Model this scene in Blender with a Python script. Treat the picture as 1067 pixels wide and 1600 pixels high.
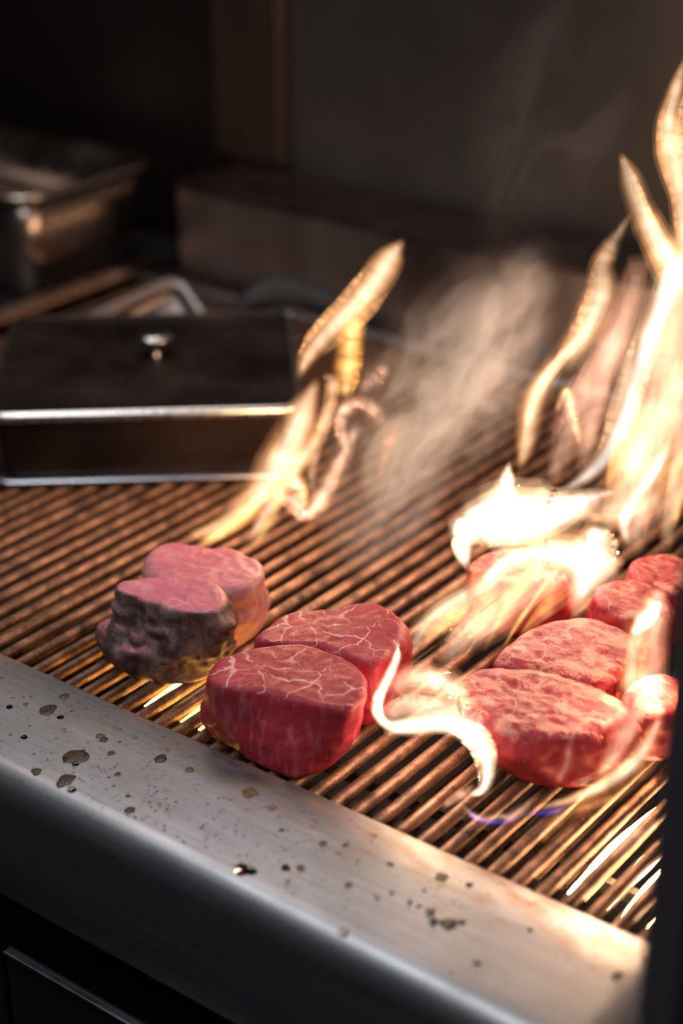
import bpy, bmesh, math, random
import numpy as np
from mathutils import Vector, Matrix, noise

for o in list(bpy.data.objects):
    bpy.data.objects.remove(o)
SC = bpy.context.scene
COL = SC.collection
R = math.radians

# ------------------------------------------------------------------ camera
# grate tops are z = 0, x runs along the front ledge, y runs away from the ledge
YAW, PITCH, F = R(-37), R(26), 2700.0
CAM = Vector((0, -.661, .6))
cd = bpy.data.cameras.new('camera')
cd.sensor_fit = 'VERTICAL'; cd.sensor_height = 36; cd.sensor_width = 24
cd.lens = F/1600*36
cd.clip_start = .02; cd.clip_end = 50
cam = bpy.data.objects.new('camera', cd); COL.objects.link(cam)
cam.location = CAM
cam.rotation_euler = (R(90)-PITCH, 0, -YAW)
cd.dof.use_dof = True; cd.dof.focus_distance = 1.09; cd.dof.aperture_fstop = 2.8
SC.camera = cam

_fw = Vector((math.sin(YAW)*math.cos(PITCH), math.cos(YAW)*math.cos(PITCH), -math.sin(PITCH)))
_rt = Vector((math.cos(YAW), -math.sin(YAW), 0))
_up = _rt.cross(_fw)
def ray(x, y): return _fw + _rt*((x-533.5)/F) - _up*((y-800)/F)
def at(x, y, z=0.0):                    # point of the horizontal plane z seen at a photograph pixel
    d = ray(x, y); return CAM + d*((z-CAM.z)/d.z)
def aty(x, y, Y):                       # point of the vertical plane y = Y
    d = ray(x, y); return CAM + d*((Y-CAM.y)/d.y)
NH = Vector((math.sin(YAW), math.cos(YAW), 0))
def upright(x, y, A, off=0.0):          # point of the upright plane through A that faces the camera
    d = ray(x, y); return CAM + d*(((A-CAM).dot(NH)+off)/d.dot(NH))

# ------------------------------------------------------------------ world, lights, exposure
SC.view_settings.view_transform = 'Standard'; SC.view_settings.look = 'None'
SC.view_settings.gamma = 1; SC.view_settings.exposure = 0
SC.view_settings.use_curve_mapping = False
w = bpy.data.worlds.new('world'); SC.world = w; w.use_nodes = True
w.node_tree.nodes['Background'].inputs[0].default_value = (.75, .82, 1, 1)
w.node_tree.nodes['Background'].inputs[1].default_value = .014
def lamp(name, kind, loc, power, col, size=.05, aim=None, size_y=None):
    l = bpy.data.lights.new(name, kind); l.energy = power; l.color = col
    o = bpy.data.objects.new(name, l); COL.objects.link(o); o.location = loc
    if kind == 'AREA':
        l.size = size
        if size_y: l.shape = 'RECTANGLE'; l.size_y = size_y
    else: l.shadow_soft_size = size
    if aim is not None:
        o.rotation_euler = (Vector(aim)-Vector(loc)).to_track_quat('-Z', 'Y').to_euler()
    return o
WARM = (1, .66, .36)
lamp('hood_lamp', 'AREA', (-.80, -.32, 1.25), 7.5, (.86, .93, 1), 1.0, (-.62, -.1, 0), .12)
lamp('hood_lamp_rear', 'AREA', (-1.25, .60, 1.15), 5.5, (1, .92, .9), 1.0, (-.62, .1, 0), .25)
lamp('camera_side_fill', 'AREA', (.2, -1.45, 2.0), 8, (.9, .93, 1), .8, (-.9, .6, 0), .8)  # unseen fill lamp, added behind the camera to lift shelf, panel and pan
lamp('flame_light_white', 'POINT', upright(830, 770, at(830, 900)), .7, (1, .70, .48), .06)
lamp('flame_light_column', 'POINT', upright(1010, 400, at(990, 850)), 3.0, (1, .68, .46), .07)
lamp('flame_light_left', 'POINT', upright(470, 660, at(390, 850)), 1.0, WARM, .04)
lamp('flame_light_front', 'POINT', upright(690, 1110, at(690, 1190)), .22, (1, .74, .48), .02)
lamp('burner_light', 'POINT', (-.36, .16, -.09), .35, (1, .62, .3), .03)
lamp('burner_light_left', 'POINT', (-.64, .10, -.09), .02, (1, .55, .2), .03)
SC.cycles.use_denoising = True
SC.cycles.volume_step_rate = 1.0
SC.cycles.volume_bounces = 0
SC.cycles.max_bounces = 6
SC.cycles.sample_clamp_indirect = 3

# ------------------------------------------------------------------ helpers
def tag(o, label=None, cat=None, group=None, kind=None):
    if label: o['label'] = label
    if cat: o['category'] = cat
    if group: o['group'] = group
    if kind: o['kind'] = kind
    return o
def link(name, me, mat=None, parent=None, smooth=False):
    if mat is not None:
        me.materials.append(mat)
    if smooth:
        me.polygons.foreach_set('use_smooth', [True]*len(me.polygons))
    o = bpy.data.objects.new(name, me); COL.objects.link(o)
    if parent is not None:
        o.parent = parent
        o.matrix_parent_inverse = Matrix.Identity(4)
        # vertices are written in world coordinates; shift them into the parent's frame
        ptop = parent
        mats = Matrix.Identity(4)
        while ptop is not None:
            mats = ptop.matrix_basis @ mats; ptop = ptop.parent
        me.transform(mats.inverted())
    return o
def origin_to(o, p):                     # a one-mesh thing gets its origin at its base
    o.data.transform(Matrix.Translation(-Vector(p))); o.location = p
    return o
def empty(name, loc, rz=0.0):
    o = bpy.data.objects.new(name, None); COL.objects.link(o)
    o.location = loc; o.rotation_euler = (0, 0, rz); o.empty_display_size = .03
    return o
def mesh(name, vs, fs):
    me = bpy.data.meshes.new(name); me.from_pydata([tuple(v) for v in vs], [], fs); me.update()
    return me
def bmobj(name, bm, mat, parent=None, smooth=False, bevel=0.0, seg=2):
    if bevel:
        bmesh.ops.bevel(bm, geom=bm.edges[:], offset=bevel, segments=seg, affect='EDGES', profile=.5)
    bmesh.ops.recalc_face_normals(bm, faces=bm.faces[:])
    me = bpy.data.meshes.new(name); bm.to_mesh(me); bm.free()
    return link(name, me, mat, parent, smooth)
def box(bm, lo, hi, M=None):
    c = [(lo[i]+hi[i])/2 for i in range(3)]; s = [hi[i]-lo[i] for i in range(3)]
    mtx = Matrix.Translation(c) @ Matrix.Diagonal((*s, 1))
    bmesh.ops.create_cube(bm, size=1, matrix=(M @ mtx) if M else mtx)
def catmull(pts, n):
    P = np.array(pts, float); P = np.vstack([2*P[0]-P[1], P, 2*P[-1]-P[-2]])
    out = []
    m = len(P)-3
    for i in range(n+1):
        t = i/n*m; k = min(int(t), m-1); t -= k
        a, b, c, d = P[k:k+4]
        out.append(.5*((2*b)+(-a+c)*t+(2*a-5*b+4*c-d)*t*t+(-a+3*b-3*c+d)*t**3))
    return np.array(out)
def loft(rings, cap=True, closed=True):
    n = len(rings[0]); vs = [p for r in rings for p in r]; fs = []
    for i in range(len(rings)-1):
        for j in range(n if closed else n-1):
            k = (j+1) % n
            fs.append((i*n+j, i*n+k, (i+1)*n+k, (i+1)*n+j))
    if cap:
        fs.append(tuple(range(n-1, -1, -1))); fs.append(tuple((len(rings)-1)*n+j for j in range(n)))
    return vs, fs
def tube(pts, rad, n=12, sub=None):
    P = catmull(pts, sub or (len(pts)-1)*6) if len(pts) > 2 else np.array(pts, float)
    rr = np.interp(np.linspace(0, 1, len(P)), np.linspace(0, 1, len(rad)), rad) if hasattr(rad, '__len__') else [rad]*len(P)
    rings = []
    for i, p in enumerate(P):
        t = Vector(P[min(i+1, len(P)-1)]-P[max(i-1, 0)]).normalized()
        a = t.cross(Vector((0, 0, 1)));
        if a.length < 1e-3: a = Vector((1, 0, 0))
        a.normalize(); b = a.cross(t)
        rings.append([Vector(p)+(a*math.cos(q)+b*math.sin(q))*rr[i] for q in [2*math.pi*j/n for j in range(n)]])
    return loft(rings)
def rrect(hx, hy, r, z, n=6):
    r = min(r, hx-1e-4, hy-1e-4); out = []
    for cx, cy, a0 in ((hx-r, hy-r, 0), (-hx+r, hy-r, 90), (-hx+r, -hy+r, 180), (hx-r, -hy+r, 270)):
        for i in range(n+1):
            a = R(a0+90*i/n); out.append(Vector((cx+r*math.cos(a), cy+r*math.sin(a), z)))
    return out

# ------------------------------------------------------------------ materials
class NT:
    def __init__(s, name):
        s.m = bpy.data.materials.new(name); s.m.use_nodes = True
        s.t = s.m.node_tree; s.n = s.t.nodes
        s.p = s.n['Principled BSDF']; s.out = s.n['Material Output']
        s.tc = s.n.new('ShaderNodeTexCoord')
    def node(s, typ, **kw):
        x = s.n.new(typ)
        for k, v in kw.items():
            if k in x.inputs.keys(): s.set(x.inputs[k], v)
            else: setattr(x, k, v)
        return x
    def set(s, sock, v):
        if isinstance(v, bpy.types.NodeSocket): s.t.links.new(v, sock)
        else: sock.default_value = v
    def map(s, scale=(1, 1, 1), rot=(0, 0, 0), src=None):
        x = s.n.new('ShaderNodeMapping'); s.t.links.new(src or s.tc.outputs['Object'], x.inputs[0])
        x.inputs['Scale'].default_value = scale; x.inputs['Rotation'].default_value = rot
        return x.outputs[0]
    def noise(s, scale, detail=4, rough=.55, vec=None, dist=0):
        x = s.node('ShaderNodeTexNoise', Scale=scale, Detail=detail, Roughness=rough, Distortion=dist)
        s.t.links.new(vec or s.tc.outputs['Object'], x.inputs['Vector']); return x.outputs['Fac']
    def ramp(s, fac, stops):
        x = s.n.new('ShaderNodeValToRGB'); s.t.links.new(fac, x.inputs[0]); e = x.color_ramp.elements
        while len(e) < len(stops): e.new(.5)
        for el, (p, c) in zip(e, stops):
            el.position = p; el.color = c if len(c) == 4 else (*c, 1)
        return x.outputs[0]
    def mr(s, v, a, b, c=0, d=1, kind='LINEAR'):
        x = s.n.new('ShaderNodeMapRange'); x.interpolation_type = kind
        for i, q in enumerate((v, a, b, c, d)): s.set(x.inputs[i], q)
        return x.outputs[0]
    def math(s, op, a, b=0.0):
        x = s.n.new('ShaderNodeMath'); x.operation = op; s.set(x.inputs[0], a); s.set(x.inputs[1], b); return x.outputs[0]
    def mix(s, f, a, b):
        x = s.n.new('ShaderNodeMix'); x.data_type = 'RGBA'; s.set(x.inputs[0], f)
        for i, q in ((6, a), (7, b)):
            s.set(x.inputs[i], q if isinstance(q, bpy.types.NodeSocket) or len(q) == 4 else (*q, 1))
        return x.outputs[2]
    def bump(s, h, strength=.3, dist=.001):
        x = s.node('ShaderNodeBump', Strength=strength, Distance=dist); s.t.links.new(h, x.inputs['Height'])
        s.t.links.new(x.outputs[0], s.p.inputs['Normal'])
    def pr(s, **kw):
        for k, v in kw.items():
            s.set(s.p.inputs[k.replace('_', ' ')], (*v, 1) if isinstance(v, tuple) and len(v) == 3 and 'Radius' not in k else v)
        return s

def metal(name, col, rough=.35, vary=.25, metallic=1.0, scale=30, stretch=(1, 1, 1), bump=.05):
    m = NT(name); v = m.map(stretch)
    n = m.noise(scale, 5, .6, v)
    lo = tuple(c*(1-vary) for c in col); hi = tuple(min(1, c*(1+vary)) for c in col)
    m.pr(Base_Color=m.ramp(n, [(.3, lo), (.7, hi)]), Metallic=metallic,
         Roughness=m.mr(n, .3, .7, max(.05, rough-.08), rough+.08))
    if bump: m.bump(n, bump, .0005)
    return m.m

def bar_mat(name, lo, hi, metallic, rough):
    m = NT(name)
    geo = m.n.new('ShaderNodeNewGeometry')
    n = m.noise(55, 5, .65, geo.outputs['Position'])
    f = m.noise(900, 3, .6, geo.outputs['Position'])
    k = m.math('ADD', m.math('MULTIPLY', n, .6), m.math('MULTIPLY', f, .4))
    m.pr(Base_Color=m.ramp(k, [(.36, (.010, .007, .006)), (.50, lo), (.64, hi)]), Metallic=metallic,
         Roughness=m.mr(n, .3, .7, rough+.1, rough-.1))
    m.bump(k, .55, .0012)
    return m.m
BAR = bar_mat('seasoned_bar', (.20, .095, .055), (.44, .22, .135), .55, .45)
LOWBAR = metal('lower_rod_steel', (.22, .16, .11), .3, .4, 1, 60)
CHAR = metal('sooty_steel', (.03, .024, .02), .6, .5, .4, 25)
DARK = metal('dark_steel', (.05, .048, .05), .42, .3, .7, 12)
STEEL = metal('pan_steel', (.48, .46, .45), .24, .12, 1, 12)
SHELFSTEEL = metal('shelf_steel', (.42, .38, .36), .38, .2, 1, 8, (1, 1, .15))
SHELFTOP = metal('shelf_top_steel', (.06, .035, .03), .4, .3, .8, 20)
BLACK = metal('black_handle', (.008, .008, .009), .7, .2, 0, 20)
LIDSTEEL = metal('cloche_steel', (.055, .038, .032), .42, .3, .9, 14)
POTSTEEL = metal('pot_steel', (.5, .4, .33), .26, .2, 1, 12)
RIM = metal('rim_steel', (.62, .58, .53), .3, .12, 1, 140, (1, 1, 1), .3)
FLANGE = metal('flange_steel', (.33, .31, .33), .3, .12, 1, 30)
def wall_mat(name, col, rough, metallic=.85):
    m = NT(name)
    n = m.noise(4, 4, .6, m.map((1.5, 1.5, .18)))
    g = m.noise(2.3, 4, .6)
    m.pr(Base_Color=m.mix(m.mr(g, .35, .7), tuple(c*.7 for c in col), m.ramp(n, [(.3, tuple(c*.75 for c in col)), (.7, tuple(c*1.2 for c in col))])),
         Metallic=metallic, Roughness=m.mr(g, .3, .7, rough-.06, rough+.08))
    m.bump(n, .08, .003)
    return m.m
WALLB = wall_mat('back_wall_steel', (.17, .15, .135), .42)
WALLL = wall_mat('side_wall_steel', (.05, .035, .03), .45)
FLOORM = wall_mat('floor_tile', (.03, .03, .03), .6, 0)
PANELM = wall_mat('panel_enamel', (.11, .092, .10), .5, .1)

def ledge_mat():
    m = NT('ledge_steel')
    geo = m.n.new('ShaderNodeNewGeometry'); sep = m.n.new('ShaderNodeSeparateXYZ'); m.t.links.new(geo.outputs['Position'], sep.inputs[0])
    br = m.noise(60, 4, .6, m.map((.25, 6, 6)))
    g = m.noise(9, 4, .6)
    fine = m.noise(420, 3, .6)
    base = m.ramp(br, [(.3, (.29, .28, .29)), (.7, (.38, .37, .375))])
    base = m.mix(m.mr(g, .42, .66), base, (.26, .245, .235))
    # dried-on rust and grease near the inner edge, thinning away from it
    rust = m.math('MULTIPLY', m.mr(m.noise(38, 6, .7, m.map((1, 2.5, 1))), .46, .62), m.mr(sep.outputs['Y'], -.045, -.004))
    rust2 = m.math('MULTIPLY', m.mr(m.noise(150, 4, .7), .6, .7), m.mr(sep.outputs['Y'], -.07, -.005, .15, 1))
    col = m.mix(m.math('MULTIPLY', rust, .75), base, (.30, .15, .055))
    col = m.mix(rust2, col, (.12, .06, .025))
    soot = m.mr(m.noise(260, 3, .6), .66, .72)
    col = m.mix(m.math('MULTIPLY', soot, .7), col, (.05, .04, .035))
    m.pr(Base_Color=col, Metallic=m.mr(rust, 0, 1, .92, .4), Roughness=m.mr(g, .3, .7, .38, .48))
    m.bump(m.math('ADD', m.math('MULTIPLY', br, .6), m.math('MULTIPLY', fine, .5)), .12, .0006)
    return m.m
LEDGE = ledge_mat()

def blob_mat(name, c0, c1, rough=.3, alpha=1.0):
    m = NT(name)
    n = m.noise(260, 4, .65)
    m.pr(Base_Color=m.ramp(n, [(.35, c0), (.65, c1)]), Roughness=rough, Alpha=m.mr(n, .35, .6, alpha*.6, alpha))
    m.bump(n, .4, .0006)
    return m.m
GREASE = blob_mat('dried_grease', (.025, .012, .006), (.11, .055, .025), .35, .9)
RUSTY = blob_mat('rusty_grease', (.14, .065, .02), (.32, .17, .06), .4, .6)
SMEAR = blob_mat('grey_smear', (.30, .27, .24), (.40, .36, .32), .35, .1)
CRUMB = blob_mat('pale_crumb', (.42, .36, .28), (.62, .55, .46), .5)
def water_mat():
    m = NT('water_drop')
    m.pr(Base_Color=(.9, .93, .95), Roughness=.03, IOR=1.33, Transmission_Weight=1.0)
    return m.m
WATER = water_mat()

def meat_mat(name, red, dark, fat, vein=1.0, seared=0.0, glaze=0.0, side=None):
    m = NT(name)
    geo = m.n.new('ShaderNodeNewGeometry'); sep = m.n.new('ShaderNodeSeparateXYZ')
    m.t.links.new(geo.outputs['Normal'], sep.inputs[0])
    top = m.mr(sep.outputs['Z'], .45, .8)
    obj = m.tc.outputs['Object']
    warp = m.node('ShaderNodeTexNoise', Scale=38.0, Detail=3.0)
    m.t.links.new(obj, warp.inputs['Vector'])
    va = m.n.new('ShaderNodeVectorMath'); va.operation = 'MULTIPLY_ADD'
    m.t.links.new(warp.outputs['Color'], va.inputs[0]); va.inputs[1].default_value = (.032, .032, .032)
    m.t.links.new(obj, va.inputs[2])
    wv = m.n.new('ShaderNodeMapping'); m.t.links.new(va.outputs[0], wv.inputs[0]); wv.inputs['Scale'].default_value = (1, 1, .35)
    def veins(scale, wid):
        v = m.node('ShaderNodeTexVoronoi', feature='DISTANCE_TO_EDGE', Scale=scale, Randomness=1.0)
        m.t.links.new(wv.outputs[0], v.inputs['Vector'])
        return m.mr(v.outputs['Distance'], 0, wid, 1, 0, 'SMOOTHSTEP')
    mask = m.mr(m.noise(48, 3, .6), .42, .56)
    mask2 = m.mr(m.noise(75, 3, .6), .46, .62)
    v1 = m.math('MULTIPLY', veins(36, .034), mask)
    v2 = m.math('MULTIPLY', m.math('MULTIPLY', veins(100, .05), mask2), .3)
    # long grain on the cut sides
    fib = m.math('MULTIPLY', m.mr(m.noise(110, 4, .6, m.map((1.5, 1.5, .30), (R(48), R(30), 0))), .54, .68), .2)
    vv = m.math('MAXIMUM', v1, v2)
    vv = m.math('ADD', m.math('MULTIPLY', vv, top), m.math('MULTIPLY', fib, m.math('SUBTRACT', 1.0, top)))
    vv = m.math('MULTIPLY', vv, vein)
    g = m.noise(30, 5, .6)
    col = m.ramp(g, [(.3, dark), (.68, red)])
    if side:
        sn = m.noise(60, 5, .7)
        sc = m.ramp(sn, [(.32, side[0]), (.5, side[1]), (.68, side[2])])
        col = m.mix(m.math('MULTIPLY', m.math('SUBTRACT', 1.0, m.mr(sep.outputs['Z'], .55, .92)), 1.0), col, sc)
    col = m.mix(m.math('MINIMUM', vv, 1.0), col, fat)
    if seared:
        s = m.mr(m.noise(26, 8, .74, m.map((1, 2.2, 1))), .49, .53)
        col = m.mix(m.math('MULTIPLY', m.math('MULTIPLY', s, top), seared), col, (.80, .32, .22))
    m.pr(Base_Color=col, Roughness=m.mr(m.noise(140, 3, .6), .35, .65, .40, .6), Specular_IOR_Level=.3,
         Subsurface_Weight=.06, Subsurface_Radius=(1, .25, .18), Subsurface_Scale=.006,
         Coat_Weight=.04+glaze*.6, Coat_Roughness=.2)
    h = m.math('ADD', m.math('MULTIPLY', m.noise(650, 4, .65), .8), m.math('MULTIPLY', m.noise(120, 4, .6), 1.0))
    h = m.math('ADD', h, m.math('MULTIPLY', vv, .12))
    m.bump(h, .55, .001)
    return m.m
RAW = meat_mat('raw_beef', (.50, .036, .056), (.36, .020, .034), (.85, .42, .42))
RAWB = meat_mat('raw_beef_cooking', (.48, .036, .046), (.38, .022, .030), (.74, .36, .30), .7, .8, .15)
PINK = meat_mat('half_seared_beef', (.72, .21, .26), (.58, .13, .17), (.85, .50, .48), .5, .25, .1,
                ((.42, .15, .15), (.58, .24, .24), (.66, .36, .34)))
SEAR = meat_mat('seared_beef', (.74, .20, .26), (.60, .14, .19), (.85, .52, .50), .5, .35, .1,
                ((.035, .018, .016), (.13, .075, .065), (.30, .19, .17)))

# ------------------------------------------------------------------ room shell
def slab(name, lo, hi, mat, parent=None, bevel=0.0):
    bm = bmesh.new(); box(bm, lo, hi); return bmobj(name, bm, mat, parent, bevel=bevel)
FL = -.92
SY = .69                                      # front of the back shelf
SZ = aty(275, 285, SY).z                      # its top
WY = at(400, 250, SZ).y                       # the wall behind it
tag(slab('floor', (-3.2, -1.6, FL-.05), (1.2, WY+.05, FL), FLOORM), kind='structure')
wall = tag(slab('wall_back', (-3.2, WY, FL), (1.2, WY+.04, 2.2), WALLB), kind='structure')
tag(slab('wall_left', (-3.2, -1.6, FL), (-3.15, WY, 2.2), WALLL), kind='structure')
tag(slab('ceiling', (-3.2, -1.6, 2.2), (1.2, WY+.04, 2.25), WALLL), kind='structure')
# dark upright cladding sheet on the left stretch of the back wall
cx = aty(345, 100, WY).x
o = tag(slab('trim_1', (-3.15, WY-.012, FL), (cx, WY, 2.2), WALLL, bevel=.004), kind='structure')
o = tag(slab('wall_glow_strip', (cx, WY-.018, SZ), (cx+.10, WY, 2.2), metal('painted_wall_glow', (.15, .10, .075), .45, .2, .9, 6, (1, 1, .1)), bevel=.006), kind='structure')  # orange glow reflected by the wall, put in as a copper-coloured strip

# ------------------------------------------------------------------ charbroiler body
GX0, GX1 = -1.27, -.256                       # left end, right end
grill = tag(empty('charbroiler', ((GX0+GX1)/2, .3, FL)), 'stainless charbroiler body with a wide rolled steel front ledge', 'grill')
# front ledge: rolled sheet profile swept along x
LZ = .004
prof = [(.004, LZ-.004), (.0035, LZ-.0005), (.002, LZ), (-.03, LZ), (-.055, LZ), (-.079, LZ)]
rr, cyy = .018, -.080
for i in range(1, 13):
    a = R(90*i/12); prof.append((cyy-rr*math.sin(a), LZ-rr+rr*math.cos(a)))
prof += [(-.098, -.05), (-.098, -.086), (-.095, -.091), (-.088, -.092), (-.085, -.088), (-.085, -.03), (-.070, LZ-.012), (0, LZ-.006)]
nx = 24
rings = [[Vector((GX0-.012+(GX1-GX0+.012)*i/nx, y, z)) for y, z in prof] for i in range(nx+1)]
vs, fs = loft(rings)
ledge = link('front_ledge', mesh('front_ledge', vs, fs), LEDGE, grill, True)
for p in ledge.data.polygons:
    if len(p.vertices) > 4: p.use_smooth = False
bm = bmesh.new()                               # firebox under the bars
box(bm, (GX0, -.004, -.20), (GX1, .67, -.18)); box(bm, (GX0, -.006, -.20), (GX1, .0, -.016))
box(bm, (GX0-.004, -.006, -.20), (GX0, .67, -.012)); box(bm, (GX1, -.006, -.20), (GX1+.004, .67, -.012)); box(bm, (GX0, .662, -.20), (GX1, .67, -.012))
bmobj('firebox', bm, CHAR, grill)
slab('body_shell', (GX0, -.06, FL), (GX1, .69, -.205), DARK, grill)
px0 = aty(6, 1480, -.1).x
CPM = wall_mat('panel_black', (.022, .020, .024), .5, .1)
cp = slab('control_panel', (px0, -.10, -.62), (GX1, -.095, -.128), CPM, grill, .003)
slab('edge_highlight', (px0+.002, -.103, -.1312), (GX1, -.099, -.1285), metal('painted_highlight', (.25, .25, .26), .4), grill, .0006)  # highlight along the panel's top edge, put in as a lighter strip
slab('side_panel', (GX0, -.10, -.62), (px0-.006, -.095, -.128), CPM, grill, .003)
vs, fs = tube([(GX0-.004, -.005, .008), (GX0-.004, .3, .008), (GX0-.004, .685, .008)], .011, 14)
link('side_rail', mesh('side_rail', vs, fs), metal('side_rail_steel', (.42, .27, .2), .3, .2), grill, True)
slab('rear_trim', (GX0, .648, -.012), (GX1, .664, .006), SHELFSTEEL, grill, .002)
slab('rear_ledge', (GX0, .664, -.012), (GX1, SY+.01, .001), SHELFTOP, grill, .001)

# dried grease spots (children of the ledge), irregular low lumps
rng = random.Random(4)
def lump(name, c, rx, ry, h, mat, parent, rot=0, seed=0):
    rings = []
    n = 18
    prof = [(1, 0), (.93, .45), (.7, .8), (.35, 1)]
    for s, hh in prof:
        ring = []
        for j in range(n):
            a = 2*math.pi*j/n
            k = 1+.38*noise.noise((math.cos(a)*1.3+seed*7.1, math.sin(a)*1.3, seed*3.3))+.12*noise.noise((math.cos(a)*4+seed, math.sin(a)*4, seed))
            x, y = rx*k*s*math.cos(a), ry*k*s*math.sin(a)
            ring.append(Vector((c.x+x*math.cos(rot)-y*math.sin(rot), c.y+x*math.sin(rot)+y*math.cos(rot), c.z+h*hh)))
        rings.append(ring)
    vs, fs = loft(rings)
    return link(name, mesh(name, vs, fs), mat, parent, True)
PXM = 1.0/2700
spots = [(75, 1110, 13, GREASE), (120, 1182, 19, GREASE), (103, 1218, 14, GREASE), (90, 1228, 8, GREASE), (250, 1185, 10, GREASE), (157, 1150, 7, RUSTY),
         (163, 1156, 6, GREASE), (203, 1266, 8, GREASE), (390, 1239, 12, RUSTY), (296, 1203, 7, RUSTY), (184, 1210, 5, GREASE), (174, 1177, 6, GREASE), (50, 1210, 8, GREASE),
         (200, 1244, 4, GREASE), (545, 1383, 7, RUSTY), (470, 1357, 8, RUSTY), (440, 1297, 5, RUSTY), (346, 1268, 7, SMEAR), (702, 1443, 14, GREASE), (722, 1441, 6, GREASE),
         (745, 1505, 6, GREASE), (690, 1370, 10, RUSTY), (733, 1383, 6, GREASE), (655, 1416, 5, RUSTY), (965, 1525, 9, GREASE),
         (505, 1318, 7, RUSTY), (540, 1320, 5, RUSTY), (610, 1350, 6, RUSTY), (425, 1262, 8, RUSTY), (258, 1235, 5, SMEAR), (828, 1453, 5, GREASE), (100, 1088, 7, GREASE), (40, 1100, 4, RUSTY)]
for i, (x, y, r, m_) in enumerate(spots):
    c = at(x, y, LZ)
    if c.y < -.08: c.y = -.08
    d = (c-CAM).length
    rx = r*d*PXM
    lump('grease_spot', c, rx, rx*1.15, .0005 if m_ is not SMEAR else .0003, m_, ledge, R(20), i)
for i, (x, y, r) in enumerate([(380, 1359, 14), (394, 1362, 9), (95, 1121, 6), (112, 1234, 8), (102, 1187, 6), (446, 1356, 8), (533, 1457, 10), (118, 1194, 6), (15, 1105, 6), (38, 1152, 6)]):
    c = at(x, y, LZ)
    if c.y < -.08:
        a = min(1.2, (-.08-c.y)/rr); c = Vector((c.x, -.08-rr*math.sin(a*.8), LZ-rr+rr*math.cos(a*.8)))
    d = (c-CAM).length; rx = r*d*PXM*.9
    lump('water_drop', c, rx, rx, rx*.55, WATER, ledge, 0, i+50)
for i, (x, y, r, m_) in enumerate([(672, 1424, 9, CRUMB), (678, 1440, 7, GREASE), (640, 1410, 6, CRUMB), (590, 1402, 5, CRUMB), (450, 1376, 5, CRUMB), (612, 1395, 4, CRUMB), (663, 1390, 4, CRUMB)]):
    c = at(x, y, LZ); d = (c-CAM).length; rx = r*d*PXM
    lump('crumb', c, rx*.8, rx, rx*.8, m_, ledge, R(40), i+90)
bm = bmesh.new()
def drop(c, r):
    bmesh.ops.create_icosphere(bm, subdivisions=1, radius=r, matrix=Matrix.Translation(c) @ Matrix.Diagonal((1, 1, .6, 1)))
for i in range(330):
    t = rng.random()
    if i < 150:   x, y = rng.uniform(0, 260), 0; y = 1070+x*.5+rng.gauss(60, 45)
    elif i < 260: x = rng.uniform(150, 470); y = 1120+x*.45+rng.gauss(40, 30)
    else:         x = rng.uniform(300, 700); y = 1240+(x-300)*.44+rng.gauss(30, 30)
    c = at(x, y, LZ)
    if not (-.08 < c.y < -.004): continue
    drop(c, rng.choice((.0005, .0006, .0008, .0008, .0012)))
o = bmobj('small_water_droplets', bm, WATER, ledge, True); tag(o, kind='stuff')

# ------------------------------------------------------------------ grate: every round bar a part
SP = .0262*.6
grate = tag(empty('grill_grate', ((GX0+GX1)/2, .32, -.0095)), 'rusty brown grate of parallel round bars under the steaks', 'grate')
barx0 = -.8778*.6
k0 = math.ceil((GX0+.012-barx0)/SP); k1 = math.floor((GX1-.008-barx0)/SP)
NB = 10
def bar_mesh(seed):
    rings = []; ny = 46
    for i in range(ny+1):
        y = -.003+.65*i/ny
        rings.append([Vector(((.0040+.0005*noise.noise((seed*3.7, y*60, j*.8)))*math.cos(2*math.pi*j/NB)+.0004*noise.noise((seed, y*9, 0)), y, -.0041+(.0040+.0005*noise.noise((seed*1.7, y*75, j*.9)))*math.sin(2*math.pi*j/NB))) for j in range(NB)])
    return mesh('bar', *loft(rings))
protos = [bar_mesh(s) for s in range(6)]
for me in protos:
    me.materials.append(BAR); me.polygons.foreach_set('use_smooth', [True]*len(me.polygons))
gl = grate.location
for k in range(k0, k1+1):
    b = bpy.data.objects.new('bar', protos[k % 6]); COL.objects.link(b); b.parent = grate
    b.location = (barx0+k*SP-gl.x, -gl.y, -gl.z+rng.uniform(-.0004, .0002))
slab('cross_rail', (GX0+.004, .30, -.019), (GX1-.004, .308, -.0095), CHAR, grate)
slab('cross_rail', (GX0+.004, .02, -.019), (GX1-.004, .028, -.0095), CHAR, grate)
slab('cross_rail', (GX0+.004, .61, -.019), (GX1-.004, .618, -.0095), CHAR, grate)
# lower layer of thin flat strips that catch the firelight between the bars
low = tag(empty('heat_strip_rack', ((GX0+GX1)/2, .32, -.05)), 'thin bright metal strips lying below and between the grate bars', 'rack')
bm = bmesh.new(); box(bm, (-.0013, -.32, -.003), (.0013, .33, .0), Matrix.Rotation(R(24), 4, 'Y'))
lm = bpy.data.meshes.new('strip'); bm.to_mesh(lm); bm.free(); lm.materials.append(LOWBAR)
for k in range(k0, k1):
    b = bpy.data.objects.new('strip', lm); COL.objects.link(b); b.parent = low
    b.location = (barx0+(k+.5)*SP-gl.x, 0, .0+rng.uniform(-.003, .003)); b.rotation_euler = (0, rng.uniform(-.3, .3), rng.uniform(-.004, .004))
slab('strip_support', (GX0+.004, .10, -.062), (GX1-.004, .106, -.0535), CHAR, low)
slab('strip_support', (GX0+.004, .50, -.062), (GX1-.004, .506, -.0535), CHAR, low)

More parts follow.
